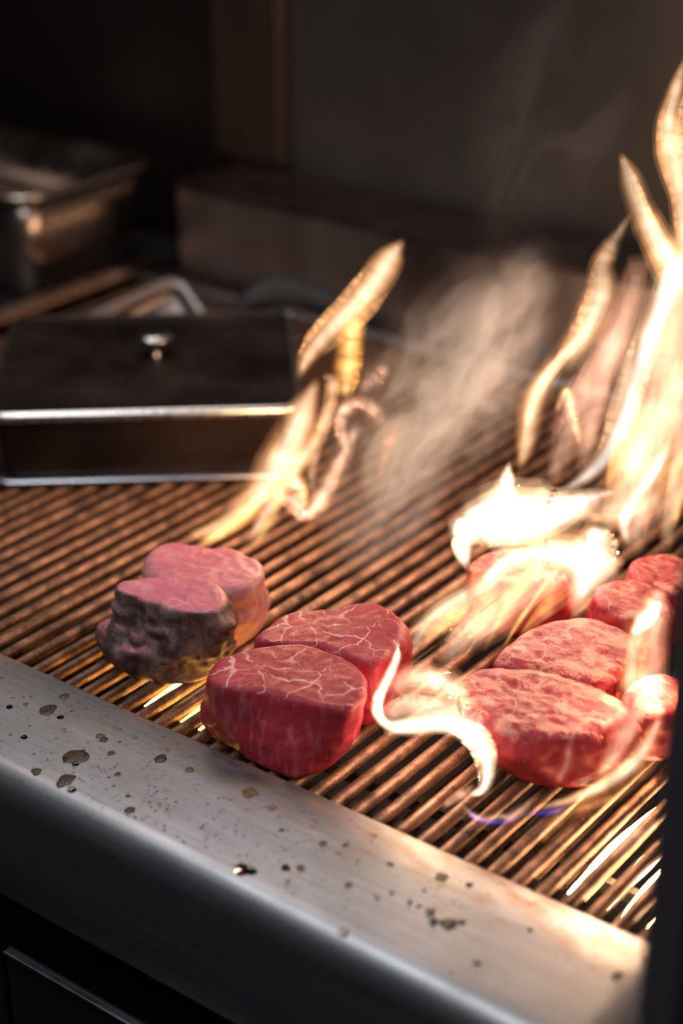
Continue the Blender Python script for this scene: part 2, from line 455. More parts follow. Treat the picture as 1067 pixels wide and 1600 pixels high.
# ------------------------------------------------------------------ steaks
def angular(pts, c, n, sm=.8):
    a = np.array([[math.atan2(p.y-c.y, p.x-c.x), math.hypot(p.x-c.x, p.y-c.y)] for p in pts])
    a = a[np.argsort(a[:, 0])]
    A = np.concatenate([a[:, 0]-2*np.pi, a[:, 0], a[:, 0]+2*np.pi]); B = np.tile(a[:, 1], 3)
    th = np.linspace(-np.pi, np.pi, n, endpoint=False)
    r = np.interp(th, A, B)
    k = np.exp(-.5*(np.arange(-8, 9)/(sm*2))**2); k /= k.sum()
    return th, np.convolve(np.concatenate([r[-8:], r, r[:8]]), k, 'valid')
def steak(label, top, bot, h, mat, seed, bulge=.003, wr=0.0, edge=.006, amp=.0016, tilt=(0, 0), step=False, group=None, name='steak'):
    T = [at(x, y, h) for x, y in top]
    c = sum(T, Vector())/len(T); c.z = 0
    B = [at(x, y, 0) for x, y in bot]
    if B:                                         # hidden back of the base follows the top outline
        ba = [math.atan2(p.y-c.y, p.x-c.x) for p in B]
        for p in T:
            a = math.atan2(p.y-c.y, p.x-c.x)
            if min(abs((a-q+math.pi) % (2*math.pi)-math.pi) for q in ba) > R(24):
                B.append(Vector((c.x+(p.x-c.x)*.97, c.y+(p.y-c.y)*.97, 0)))
    else: B = [Vector((p.x, p.y, 0)) for p in T]
    N = 160
    th, rt = angular(T, c, N); _, rb = angular(B, c, N)
    rows = []
    rows += [(s, 0.0, 'b') for s in (.0, .35, .65, .85)]
    for i in range(27): rows.append((1, i/26, 's'))
    rows += [(s, 1.0, 't') for s in np.linspace(.955, .05, 22)]
    vs = []
    for (s, v, kind) in rows:
        for j in range(N):
            a = th[j]
            if kind == 'b': r, z = rb[j]*.95*s, 0.0
            elif kind == 's':
                vm = v if not step else min(1, max(0, (v-.12)/.5))**1.0; vm = vm if not step else vm*vm*(3-2*vm)
                r = rb[j]*(1-vm)+rt[j]*vm+bulge*math.sin(math.pi*v)
                z = v*h
                e = edge/h                          # rounded shoulders
                if v > 1-e: q = (v-(1-e))/e; r -= edge*.75*(1-math.sqrt(max(0, 1-q*q)));
                if v < e*.7: q = 1-v/(e*.7); r -= edge*.5*(1-math.sqrt(max(0, 1-q*q)))
            else: r, z = (rt[j]-edge*.75)*s, h
            x, y = r*math.cos(a), r*math.sin(a)
            P = Vector((x+seed*1.37, y, z))
            if kind == 's' and 0 < v:
                d = (amp*1.8*noise.fractal(P*38, .9, 2, 3)+.0012*noise.fractal(Vector((P.x*95, P.y*95, P.z*55)), .9, 2, 3))*min(1, v*4)*(1-max(0, (v-.8)/.2)**2)
                if wr:
                    wv = noise.noise((math.cos(a)*1.5+seed, math.sin(a)*1.5, z*150+1.2*noise.noise((x*60, y*60, seed))))
                    d += wr*abs(wv)*max(0, math.sin(math.pi*v))
                x += d*math.cos(a); y += d*math.sin(a)
            if v > .8:
                z += (amp*.6*noise.fractal(P*34, .9, 2, 4)+amp*.3*noise.noise(P*160))*((v-.8)/.2)
            z += v*(tilt[0]*x+tilt[1]*y)
            vs.append((c.x+x, c.y+y, max(z, 0)))
    fs = []
    for i in range(len(rows)-1):
        for j in range(N):
            k = (j+1) % N; fs.append((i*N+j, i*N+k, (i+1)*N+k, (i+1)*N+j))
    fs.append(tuple((len(rows)-1)*N+j for j in range(N)))
    vs.append((c.x, c.y, 0))
    me = mesh(name, vs, fs)
    bm = bmesh.new(); bm.from_mesh(me); bmesh.ops.remove_doubles(bm, verts=bm.verts[:], dist=1e-6)
    bmesh.ops.delete(bm, geom=[v for v in bm.verts if not v.link_faces], context='VERTS')
    bmesh.ops.recalc_face_normals(bm, faces=bm.faces[:]); bm.to_mesh(me); bm.free()
    o = link(name, me, mat, None, True); origin_to(o, c)
    return tag(o, label, 'meat', group)
GR = 'filet steaks on the grate'
A_top = [(180, 910), (200, 908), (233, 902), (271, 901), (307, 902), (332, 908), (350, 924), (352, 939), (335, 956), (302, 955), (271, 950), (246, 939), (213, 931), (188, 923)]
A_bot = [(157, 1000), (165, 1030), (188, 1048), (208, 1059), (233, 1064), (259, 1069), (292, 1069), (320, 1062), (345, 1040), (365, 1017), (366, 992)]
B_top = [(230, 868), (241, 853), (256, 845), (292, 850), (327, 854), (362, 853), (383, 865), (408, 878), (413, 896), (395, 915), (340, 918), (302, 912), (251, 905), (235, 893)]
B_bot = [(418, 952), (408, 982), (385, 1005)]
C_top = [(318, 1062), (334, 1038), (367, 1019), (401, 1009), (442, 1004), (475, 1004), (509, 1014), (543, 1028), (566, 1045), (572, 1068), (569, 1092), (540, 1106), (502, 1102), (475, 1093), (435, 1082), (398, 1075), (354, 1072)]
C_bot = [(312, 1119), (318, 1138), (367, 1170), (394, 1193), (428, 1208), (459, 1221), (489, 1213), (529, 1187), (550, 1163), (563, 1125)]
D_top = [(391, 1002), (418, 976), (448, 955), (489, 950), (529, 950), (550, 940), (580, 939), (610, 951), (628, 967), (632, 987), (620, 1005), (604, 1024), (588, 1040), (566, 1034), (536, 1018), (502, 1006), (452, 1001)]
D_bot = [(638, 1015), (634, 1060), (615, 1100), (592, 1128), (575, 1138)]
E_top = [(713, 1058), (722, 1047), (754, 1037), (796, 1039), (849, 1044), (888, 1055), (930, 1072), (966, 1087), (987, 1101), (980, 1122), (959, 1136), (923, 1150), (877, 1152), (824, 1147), (782, 1136), (743, 1115), (722, 1083)]
E_bot = [(738, 1125), (764, 1168), (775, 1196), (803, 1218), (831, 1228), (881, 1234), (937, 1230), (983, 1207), (1004, 1168), (1000, 1140)]
F_top = [(778, 1027), (807, 998), (842, 974), (881, 963), (916, 960), (951, 970), (987, 990), (990, 1009), (974, 1037), (940, 1066), (888, 1051), (838, 1041), (789, 1034)]
G_top = [(934, 921), (951, 906), (990, 901), (1026, 914), (1050, 935), (1044, 962), (1005, 962), (968, 952), (935, 938)]
G_bot = [(922, 955), (945, 978), (985, 998), (1030, 1005)]
H_top = [(987, 874), (1008, 865), (1054, 864), (1082, 880), (1076, 915), (1052, 925), (1020, 912), (990, 898)]
I_top = [(985, 1082), (1008, 1052), (1036, 1046), (1062, 1056), (1068, 1085), (1045, 1106), (1010, 1106)]
I_bot = [(996, 1128), (1008, 1150), (1036, 1160)]
J_top = [(735, 878), (760, 862), (805, 856), (868, 860), (905, 880), (890, 900), (830, 908), (775, 905), (742, 895)]
J_bot = [(738, 905), (760, 928), (825, 942), (890, 935)]
steak('small browned steak with a pink cut top, wrinkled seared sides', A_top, A_bot, .056, SEAR, 1, .003, .0075, .0022, .0020, step=True, group=GR)
steak('half seared pink steak standing behind the small browned steak', B_top, B_bot, .052, PINK, 2, .003, .002, .004, .0022, group=GR)
steak('front raw red steak with white marbling, nearest the front ledge', C_top, C_bot, .050, RAW, 3, .002, .0015, .0040, group=GR)
steak('raw marbled red steak directly behind the front marbled one, in the middle', D_top, D_bot, .049, RAW, 4, .003, .0012, .005, group=GR)
steak('big glazed steak of the right cluster, nearest the viewer', E_top, E_bot, .042, RAWB, 5, .005, .001, .009, .0028, group=GR)
steak('glazed steak just behind the big glazed one, its middle neighbour on the right', F_top, [], .042, RAWB, 6, .003, .001, .008, .0024, group=GR)
steak('steak behind the middle glazed one, with a small folded front', G_top, G_bot, .044, RAWB, 7, .002, .0015, .006, .0022, group=GR)
steak('farthest steak at the right, cut off by the dark upright panel', H_top, [], .044, RAWB, 8, .002, .001, .006, .002, group=GR)
steak('steak half hidden in flame between big glazed steak and dark panel', I_top, I_bot, .040, RAWB, 9, .003, .001, .008, .0024, group=GR)
steak('steak engulfed by the brightest white flame', J_top, J_bot, .044, RAWB, 10, .003, .001, .007, .0022, group=GR)

# ------------------------------------------------------------------ pans and things at the back
def put(rings, M): return [[M @ p for p in r] for r in rings]
# rectangular cover with knob
pL, pR = at(-20, 764), at(476, 750)
u = (pR-pL); Wc = u.length; u.normalize(); v = Vector((-u.y, u.x, 0))
hC = .064
Dc = (at(242, 488, hC)-pL).dot(v)
ctr = pL+u*Wc/2+v*Dc/2; ang = math.atan2(u.y, u.x)
MC = Matrix.Translation((ctr.x, ctr.y, .001)) @ Matrix.Rotation(ang, 4, 'Z')
cl = tag(empty('pan_cover', (ctr.x, ctr.y, 0), 0), 'dark rectangular steel pan cover with small knob, resting on the grate', 'lid')
hx, hy = Wc/2, Dc/2
vs, fs = loft(put([rrect(hx, hy, .018, 0), rrect(hx+.001, hy+.001, .019, .002), rrect(hx, hy, .018, .0045), rrect(hx-.010, hy-.010, .014, .0055), rrect(hx-.012, hy-.012, .014, .002)], MC), cap=False)
link('flange', mesh('flange', vs, fs), FLANGE, cl, True)
vs, fs = loft(put([rrect(hx-.010, hy-.010, .016, .004), rrect(hx-.008, hy-.008, .016, .03), rrect(hx-.006, hy-.006, .016, hC-.009)], MC), cap=False)
link('wall', mesh('wall', vs, fs), LIDSTEEL, cl, True)
rg = []
for i in range(9):
    a = R(-70+160*i/8); rg.append(rrect(hx-.0055+.0045*math.cos(a), hy-.0055+.0045*math.cos(a), .017, hC-.0048+.0045*math.sin(a)))
vs, fs = loft(put(rg, MC), cap=False); link('bright_rim', mesh('bright_rim', vs, fs), RIM, cl, True)
rg = [rrect(hx-.0055, hy-.0055, .013, hC-.0003), rrect(hx-.009, hy-.009, .012, hC-.002), rrect(hx*.6, hy*.6, .012, hC+.0005), rrect(hx*.2, hy*.2, .01, hC+.0015)]
vs, fs = loft(put(rg, MC)); fs.pop(-2); link('top_plate', mesh('top_plate', vs, fs), LIDSTEEL, cl, True)
kc = at(243, 556, hC+.001)
rg = [[Vector((kc.x+r*math.cos(2*math.pi*j/20), kc.y+r*math.sin(2*math.pi*j/20), hC+z)) for j in range(20)] for r, z in ((.007, 0), (.0050, .003), (.0050, .013), (.014, .016), (.0165, .018), (.0158, .0205), (.004, .0213))]
vs, fs = loft(rg); link('knob', mesh('knob', vs, fs), STEEL, cl, True)

# deep square pan, open, on the counter beyond the grill's left rail
def pan(name, label, M, hx, hy, h, r, mat, lip=.012, taper=.012, cat='pan', parts=True):
    t = tag(empty(name, M.translation, 0), label, cat)
    rg = [rrect(hx-taper-.006, hy-taper-.006, r*.7, .0), rrect(hx-taper-.001, hy-taper-.001, r*.9, .004), rrect(hx-taper*.5, hy-taper*.5, r, h*.5), rrect(hx-.001, hy-.001, r, h-.002),
          rrect(hx-.003, hy-.003, r, h-.002), rrect(hx-taper*.5-.002, hy-taper*.5-.002, r, h*.5), rrect(hx-taper-.003, hy-taper-.003, r*.9, .006), rrect(hx-taper-.010, hy-taper-.010, r*.7, .003)]
    vs, fs = loft(put(rg, M)); link('body', mesh('body', vs, fs), mat, t, True)
    rg = [rrect(hx-.0025, hy-.0025, r, h-.001), rrect(hx+.002, hy+.002, r+.003, h+.0015), rrect(hx+lip-.002, hy+lip-.002, r+lip, h+.0012), rrect(hx+lip, hy+lip, r+lip, h-.001), rrect(hx+lip-.001, hy+lip-.001, r+lip, h-.006), rrect(hx+lip-.003, hy+lip-.003, r+lip, h-.003), rrect(hx+.001, hy+.001, r+.002, h-.002)]
    vs, fs = loft(put(rg, M), cap=False); link('rim', mesh('rim', vs, fs), mat, t, True)
    return t
POTH = .115
c0 = at(35, 318, POTH); c1 = at(243, 257, POTH)
dy = (c1.y-c0.y)*1.12
pcx = c0.x-.165
MP = Matrix.Translation((pcx, c0.y+dy/2, 0))
slab_c = tag(slab('side_counter', (-2.3, -.1, FL), (GX0-.022, WY-.02, 0), DARK, None, .004), 'dark counter beside the left end of the grill, under the deep pan', 'counter')
pan('deep_pan', 'deep open steel pan with a broad rim on the counter', MP, .165-.014, abs(dy)/2-.014, POTH, .03, POTSTEEL)

# long low shelf box along the back wall
sx = aty(275, 285, SY).x
sh = tag(empty('back_shelf', ((sx+GX1)/2, (SY+WY)/2, 0)), 'long low steel shelf box against the back wall', 'shelf')
slab('shelf_body', (sx, SY, 0.001), (GX1, WY-.02, SZ-.004), SHELFSTEEL, sh, .004)
slab('shelf_top', (sx-.002, SY-.004, SZ-.004), (GX1, WY-.02, SZ), SHELFTOP, sh, .0015)

# shallow tray behind the cover
f, a_, b_ = at(281, 423, .075), at(117, 500, .045), at(389, 468, .05)
e1 = (a_-f).normalized(); n_ = e1.cross(b_-f).normalized()
if n_.z < 0: n_ = -n_
e2 = n_.cross(e1)
if e2.dot(b_-f) < 0: e2 = -e2
l1, l2 = (a_-f).length+.03, (b_-f).length+.03
org = f+e1*l1/2+e2*l2/2
X, Y = e2, -e1
if X.cross(Y).dot(n_) < 0: X = -X
MT = Matrix((( X.x, Y.x, n_.x, org.x-n_.x*.018), (X.y, Y.y, n_.y, org.y-n_.y*.018), (X.z, Y.z, n_.z, org.z-n_.z*.018), (0, 0, 0, 1)))
pan('shallow_tray', 'shallow tilted steel tray leaning behind the dark pan cover', MT, l2/2-.006, l1/2-.006, .018, .012, metal('tray_steel', (.22, .17, .15), .4, .2), .006, .004, 'tray')
# black curved utensil handle lying across the tray
pts = [at(366, 492, .05), at(395, 468, .062), at(430, 455, .068), at(470, 460, .066), at(520, 476, .06), at(575, 500, .05)]
th = tag(empty('serving_spoon', (pts[2].x, pts[2].y, 0)), 'spoon with black curved handle lying behind the pan cover', 'utensil')
vs, fs = tube(pts, [.006, .012, .016, .015, .012, .008], 14); link('handle', mesh('handle', vs, fs), BLACK, th, True)
q = at(440, 484, .058)
rg = [[Vector((q.x, q.y, q.z))+(u*(.021*s*math.cos(t))+v*(.013*s*math.sin(t)))+Vector((0, 0, z)) for t in [2*math.pi*j/20 for j in range(20)]] for s, z in ((.3, -.006), (.75, -.004), (1, .0), (.97, .001), (.7, -.002), (.3, -.004))]
vs, fs = loft(rg); link('bowl', mesh('bowl', vs, fs), STEEL, th, True)

# dark upright panel at the right end of the ledge, near the lens
ex = aty(1030, 1180, -.13)
tag(slab('upright_panel', (ex.x, -.13, FL), (ex.x+.02, .60, .62), PANELM, None, .004), 'tall dark upright panel at the right end of the grill, out of focus', 'panel')

# ------------------------------------------------------------------ flames: real glowing gas volumes, wisp by wisp
def flame_mat(strength, col, nscale, seed, lo=.25, stretch=(1, 1, .3), con=(.36, .62)):
    m = bpy.data.materials.new('flame_gas'); m.use_nodes = True; t = m.node_tree; N = t.nodes
    for x in list(N):
        if x.type != 'OUTPUT_MATERIAL': N.remove(x)
    out = [x for x in N if x.type == 'OUTPUT_MATERIAL'][0]
    tc = N.new('ShaderNodeTexCoord'); mp = N.new('ShaderNodeMapping'); t.links.new(tc.outputs['Object'], mp.inputs[0])
    mp.inputs['Location'].default_value = (seed*3.1, seed*1.7, seed*.9); mp.inputs['Scale'].default_value = stretch
    nz = N.new('ShaderNodeTexNoise'); nz.inputs['Scale'].default_value = nscale; nz.inputs['Detail'].default_value = 2; nz.inputs['Distortion'].default_value = .6
    t.links.new(mp.outputs[0], nz.inputs['Vector'])
    mr = N.new('ShaderNodeMapRange'); t.links.new(nz.outputs['Fac'], mr.inputs[0])
    mr.inputs[1].default_value = con[0]; mr.inputs[2].default_value = con[1]; mr.inputs[3].default_value = strength*lo; mr.inputs[4].default_value = strength*1.35
    em = N.new('ShaderNodeEmission'); em.inputs[0].default_value = (*col, 1); t.links.new(mr.outputs[0], em.inputs[1])
    t.links.new(em.outputs[0], out.inputs['Volume'])
    return m
CREAM, GOLD, ORANGE, WHITE, BLUE, PEACH = (1, .66, .33), (1, .55, .13), (1, .36, .12), (1, .86, .70), (.18, .12, 1), (1, .58, .36)
CORE = {CREAM: (.95, .70, .50), GOLD: (1, .66, .30), WHITE: (.92, .98, 1), PEACH: (.9, .56, .40)}
EDGE = {CREAM: (1, .46, .18), GOLD: (1, .42, .07), WHITE: (1, .64, .36), PEACH: (1, .44, .24)}
frng = random.Random(11)
def wisp(parent, anchor, pts, col, L, thick=.55, ns=42, lo=.25, wob=.07, off=0.0, sub=None, core=True, strands=2):
    """pts: (x, y, half width) in photograph pixels, laid on the upright plane through the anchor's ground point"""
    A = at(*anchor); s = frng.random()*50
    n = sub or max(14, (len(pts)-1)*7)
    C_ = catmull(pts, n); C_[:, 2] = np.maximum(C_[:, 2], .6)
    P, W, seg = [], [], 18
    for i, (x, y, hw) in enumerate(C_):
        d = off+.012*noise.noise((s, i*.18, 0))
        p = upright(x, y, A, d); dist = (p-CAM).dot(_fw)
        P.append(p); W.append(hw*dist/F)
    for p in P: p.z = max(p.z, .0015 if anchor[1] else p.z)
    rings = []
    for i, p in enumerate(P):
        t = (P[min(i+1, n)]-P[max(i-1, 0)])
        if t.length < 1e-6: t = Vector((0, 0, 1))
        t.normalize()
        b = NH-t*NH.dot(t); b.normalize(); a = t.cross(b)
        tw = .5*noise.noise((s+9, i*.12, 2))
        a2 = a*math.cos(tw)+b*math.sin(tw); b2 = b*math.cos(tw)-a*math.sin(tw)
        ring = []
        for j in range(seg):
            q = 2*math.pi*j/seg
            k = 1+wob*noise.noise((math.cos(q)*1.1+s, math.sin(q)*1.1, i*.13))*1.6
            v = p+a2*(W[i]*k*math.cos(q))+b2*(W[i]*thick*k*math.sin(q))
            ring.append(v)
        rings.append(ring)
    vs, fs = loft(rings)
    me = mesh('wisp', vs, fs)
    bm = bmesh.new(); bm.from_mesh(me); bmesh.ops.recalc_face_normals(bm, faces=bm.faces[:]); bm.to_mesh(me); bm.free()
    wm = float(np.mean(sorted(W)[len(W)//3:]))
    edge = EDGE.get(col, col)
    if core:                                        # a thin faint outer veil, brighter mantle and pale cores inside it
        me.vertices.foreach_set('co', [c for i in range(n+1) for q in rings[i] for c in (P[i]+(q-P[i])*1.15)])
        me.update()
    o = link('wisp', me, flame_mat(L*(.24 if core else .8)/(2*wm*thick*(1.15 if core else 1)), edge, ns, s, max(lo, .4) if core else lo), parent, True)
    if strands and wm*F/1.25 > 8:                   # loose strands that peel off the main tongue
        for k in range(strands):
            jx, jy, f_ = frng.uniform(-1, 1), frng.uniform(-.5, .5), frng.uniform(.3, .5)
            a0, a1 = sorted((frng.uniform(0, .35), frng.uniform(.65, 1)))
            q = C_[int(a0*n):int(a1*n)+1:3]
            if len(q) < 4: continue
            q2 = [(x+jx*hw*1.0+1.5*math.sin(i*.5+s), y+jy*hw, max(1.5, hw*f_)*math.sin(math.pi*(i+.3)/(len(q)-.4))) for i, (x, y, hw) in enumerate(q)]
            wisp(parent, anchor, q2, col, L*.45, .5, ns, lo, wob, off+frng.uniform(-.015, .015), None, False, 0)
    if core:
        for q_, (nm, f_, k_, c_, e_) in enumerate((('mantle', .88, .45, edge, 1), ('core', .62, .42, CORE.get(col, col), 2), ('core', .36, .42, CORE.get(col, col), 3))):
            cr = [[P[i]+(q-P[i])*f_ for q in rings[i]] for i in range(e_, n+1-e_)]
            vs, fs = loft(cr); m2 = mesh(nm, vs, fs)
            bm = bmesh.new(); bm.from_mesh(m2); bmesh.ops.recalc_face_normals(bm, faces=bm.faces[:]); bm.to_mesh(m2); bm.free()
            link(nm, m2, flame_mat(L*k_/(2*wm*f_*thick), c_, ns*(1-.1*q_), s+2*q_, lo), o, True)
    return o
def flame(label, anchor):
    return tag(empty('flame', at(*anchor)), label, 'flame')

fl = flame('slender golden flame leaning right, rising behind the two seared steaks', (390, 850))
A0 = (390, 862)
wisp(fl, A0, [(292, 838, 7), (330, 828, 16), (368, 806, 21), (405, 770, 27), (438, 722, 34), (462, 675, 34), (480, 630, 22), (498, 588, 4)], CREAM, .8)
wisp(fl, A0, [(466, 592, 5), (482, 556, 15), (512, 520, 21), (552, 480, 24), (585, 440, 27), (610, 402, 21), (630, 374, 4)], CREAM, .95, lo=.6)
wisp(fl, A0, [(538, 628, 4), (540, 600, 18), (545, 560, 21), (550, 520, 20), (565, 480, 12), (585, 450, 5)], GOLD, .75)
wisp(fl, A0, [(380, 858, 5), (405, 820, 12), (432, 775, 16), (460, 730, 17), (490, 690, 13), (510, 650, 11), (522, 615, 4)], CREAM, .65)
wisp(fl, A0, [(425, 770, 7), (455, 782, 17), (482, 800, 18), (506, 772, 17), (528, 728, 13), (548, 690, 13), (556, 660, 8)], PEACH, .75)
wisp(fl, A0, [(488, 770, 5), (488, 730, 10), (498, 690, 10), (512, 650, 10), (520, 600, 12), (505, 585, 4)], CREAM, .4)
wisp(fl, A0, [(548, 720, 5), (535, 680, 12), (536, 645, 15), (560, 630, 16), (590, 645, 16), (600, 670, 12)], PEACH, .6)
wisp(fl, A0, [(592, 748, 4), (602, 712, 10), (614, 680, 11), (623, 652, 4)], ORANGE, .34)
wisp(fl, A0, [(560, 620, 7), (578, 598, 17), (592, 582, 16), (605, 570, 5)], PEACH, .2)
wisp(fl, A0, [(305, 850, 5), (345, 832, 13), (385, 800, 15), (410, 770, 10), (440, 730, 5)], GOLD, .6)
wisp(fl, A0, [(392, 856, 4), (415, 826, 11), (430, 796, 11), (445, 770, 7)], GOLD, .4)
wisp(fl, A0, [(455, 745, 15), (466, 762, 18), (470, 790, 11)], CREAM, .7, .8)

fl = flame('curling ring of flame between the middle and right steaks', (680, 1170))
A1 = (640, 1165)
wisp(fl, A1, [(622, 1004, 2), (619, 1030, 7), (606, 1060, 9), (592, 1088, 9), (590, 1112, 10), (606, 1132, 10), (640, 1134, 12), (680, 1130, 8)], WHITE, 1.5, .8, lo=.6)
wisp(fl, (735, 1255), [(600, 1140, 8), (645, 1134, 17), (695, 1130, 17), (735, 1144, 20), (757, 1172, 17), (762, 1205, 13), (754, 1234, 9), (730, 1244, 3)], WHITE, 1.5, .8, lo=.5)
wisp(fl, A1, [(605, 1080, 14), (640, 1060, 24), (690, 1066, 32), (724, 1098, 26), (742, 1140, 12)], PEACH, .9, .5)
wisp(fl, A1, [(590, 1120, 16), (640, 1105, 36), (700, 1110, 36), (738, 1130, 16)], PEACH, .8, .5)
B1 = (760, 1290)
wisp(fl, B1, [(738, 1232, 8), (712, 1246, 10), (690, 1264, 3)], PEACH, .35)
wisp(fl, B1, [(715, 1250, 4), (742, 1276, 8), (780, 1282, 9), (812, 1268, 11), (838, 1242, 3)], PEACH, .42)
wisp(fl, B1, [(725, 1262, 3), (752, 1282, 6), (790, 1284, 5), (815, 1274, 2)], BLUE, .35)
fl = flame('low pale flame licking along the front of the big right steak', (900, 1270))
B2 = (900, 1280)
wisp(fl, B2, [(812, 1272, 2), (850, 1270, 6), (885, 1264, 4)], BLUE, .4)
wisp(fl, B2, [(830, 1266, 4), (890, 1250, 10), (945, 1226, 16), (990, 1192, 18), (1018, 1150, 14), (1035, 1110, 6)], CREAM, .6)
wisp(fl, (870, 1330), [(846, 1318, 4), (865, 1290, 14), (905, 1262, 16), (960, 1244, 13), (1010, 1205, 10), (1035, 1180, 4)], ORANGE, .3)
wisp(fl, B2, [(870, 1225, 4), (885, 1195, 12), (890, 1165, 8), (900, 1140, 2)], PEACH, .2)
wisp(fl, B2, [(930, 1225, 6), (960, 1180, 20), (985, 1130, 24), (1005, 1070, 18), (1015, 1020, 6)], PEACH, .3)
wisp(fl, (970, 1350), [(955, 1345, 3), (978, 1318, 10), (1005, 1296, 10), (1025, 1280, 4)], PEACH, .4)
fl = flame('bright pointed flame at the dark panel above the half hidden steak', (1010, 1120))
B3 = (1000, 1175)
wisp(fl, B3, [(988, 992, 3), (1002, 976, 12), (1018, 958, 12), (1034, 936, 2)], WHITE, 2.0, .9, lo=.7)
wisp(fl, B3, [(1000, 1150, 12), (990, 1090, 24), (988, 1030, 20), (1000, 980, 26), (1020, 945, 22), (1036, 915, 5)], CREAM, .5)
wisp(fl, B3, [(1030, 1150, 10), (1022, 1080, 22), (1022, 1000, 24), (1035, 940, 10)], PEACH, .4)

fl = flame('large dazzling white flame burning over the hidden steak', (800, 950))
A2 = (800, 985)
wisp(fl, A2, [(704, 822, 6), (726, 820, 30), (770, 810, 54), (825, 808, 58), (885, 792, 36), (935, 774, 13), (962, 768, 2)], WHITE, 1.7, .7, lo=.5)
wisp(fl, A2, [(786, 806, 28), (788, 775, 22), (792, 745, 12), (796, 720, 2)], WHITE, 1.8, .8, lo=.8)
wisp(fl, A2, [(732, 890, 5), (722, 858, 15), (735, 826, 24), (770, 800, 20)], WHITE, 1.7, .7, lo=.7)
wisp(fl, A2, [(726, 960, 4), (760, 915, 14), (800, 878, 26), (850, 862, 34), (905, 868, 36), (950, 878, 22), (978, 878, 3)], CREAM, 1.1, .6)
wisp(fl, A2, [(905, 938, 4), (915, 908, 24), (922, 874, 38), (930, 842, 26), (935, 820, 6)], WHITE, 1.4, .7, lo=.6)
wisp(fl, (760, 1040), [(756, 1016, 4), (782, 968, 10), (815, 918, 14), (845, 872, 12), (860, 850, 3)], GOLD, .5)
wisp(fl, (760, 1040), [(786, 1012, 2), (815, 965, 6), (850, 915, 7), (880, 880, 3)], GOLD, .6)
wisp(fl, (700, 1040), [(640, 1030, 6), (660, 980, 20), (700, 948, 26), (750, 920, 26), (800, 880, 20)], CREAM, .7)
wisp(fl, (720, 1045), [(690, 1040, 10), (720, 1000, 30), (770, 960, 44), (830, 920, 44), (890, 890, 30)], PEACH, .7, .5)
wisp(fl, A2, [(735, 935, 3), (762, 900, 6), (795, 872, 7), (830, 860, 3)], WHITE, 1.2, .9, lo=.7)
wisp(fl, A2, [(870, 960, 20), (900, 930, 30), (940, 900, 30), (970, 880, 12)], PEACH, .5)
wisp(fl, A2, [(735, 930, 10), (770, 925, 34), (830, 925, 44), (890, 920, 40), (930, 905, 16)], PEACH, .6, .4)

fl = flame('tall column of roaring flame at the right, highest in the picture', (990, 850))
A3 = (985, 905)
wisp(fl, A3, [(876, 768, 4), (915, 744, 13), (952, 706, 17), (976, 655, 20), (993, 600, 22), (1010, 545, 24), (1030, 490, 26), (1050, 435, 30), (1062, 395, 22)], WHITE, .95, .5, lo=.55)
wisp(fl, A3, [(1066, 470, 24), (1052, 418, 32), (1022, 368, 26), (1000, 322, 21), (984, 275, 17), (968, 238, 3)], CREAM, .95, .6, lo=.55)
wisp(fl, A3, [(1075, 440, 16), (1068, 370, 18), (1064, 310, 18), (1052, 250, 26), (1044, 195, 22), (1056, 140, 15), (1072, 85, 3)], CREAM, .8, .6, lo=.5)
wisp(fl, A3, [(1090, 400, 20), (1085, 300, 26), (1080, 200, 26), (1085, 120, 10)], PEACH, .6, .6)
wisp(fl, A3, [(812, 738, 3), (822, 690, 16), (834, 630, 22), (860, 585, 24), (898, 540, 26), (928, 490, 28), (940, 450, 25), (941, 412, 19), (958, 378, 14), (988, 330, 3)], CREAM, .7, .4, lo=.2)
wisp(fl, A3, [(818, 700, 3), (826, 650, 9), (845, 600, 11), (880, 556, 10), (915, 515, 9), (935, 470, 6)], CREAM, .65, .5)
wisp(fl, A3, [(868, 645, 3), (885, 612, 10), (892, 640, 10), (900, 670, 8), (908, 700, 3)], CREAM, .55)
wisp(fl, A3, [(985, 870, 14), (995, 800, 42), (1010, 720, 56), (1030, 630, 58), (1048, 540, 50), (1062, 450, 30)], PEACH, .75, .5, ns=45)
wisp(fl, A3, [(905, 740, 6), (920, 680, 26), (935, 610, 30), (960, 540, 34), (985, 470, 30), (1000, 400, 16)], PEACH, .5, .5, ns=45)
wisp(fl, A3, [(860, 760, 6), (880, 700, 26), (900, 640, 34), (930, 580, 38), (965, 520, 34), (990, 450, 14)], PEACH, .42, .5, ns=60, lo=.1)
wisp(fl, A3, [(940, 850, 8), (960, 790, 30), (985, 730, 38), (1010, 660, 40), (1035, 590, 24)], CREAM, .45, .5, ns=60, lo=.1)
wisp(fl, A3, [(982, 850, 4), (974, 815, 11), (990, 780, 10), (1020, 740, 12), (1045, 690, 8)], WHITE, .8)
wisp(fl, A3, [(1040, 870, 8), (1046, 800, 22), (1056, 720, 28), (1062, 640, 34), (1066, 560, 34)], CREAM, .5, .5)
wisp(fl, A3, [(1010, 600, 18), (1030, 560, 40), (1050, 500, 44), (1062, 440, 26)], CREAM, .4, .5, lo=.3)
wisp(fl, A3, [(840, 760, 4), (880, 790, 20), (940, 800, 34), (1000, 790, 30), (1040, 780, 14)], CREAM, .4, .5)
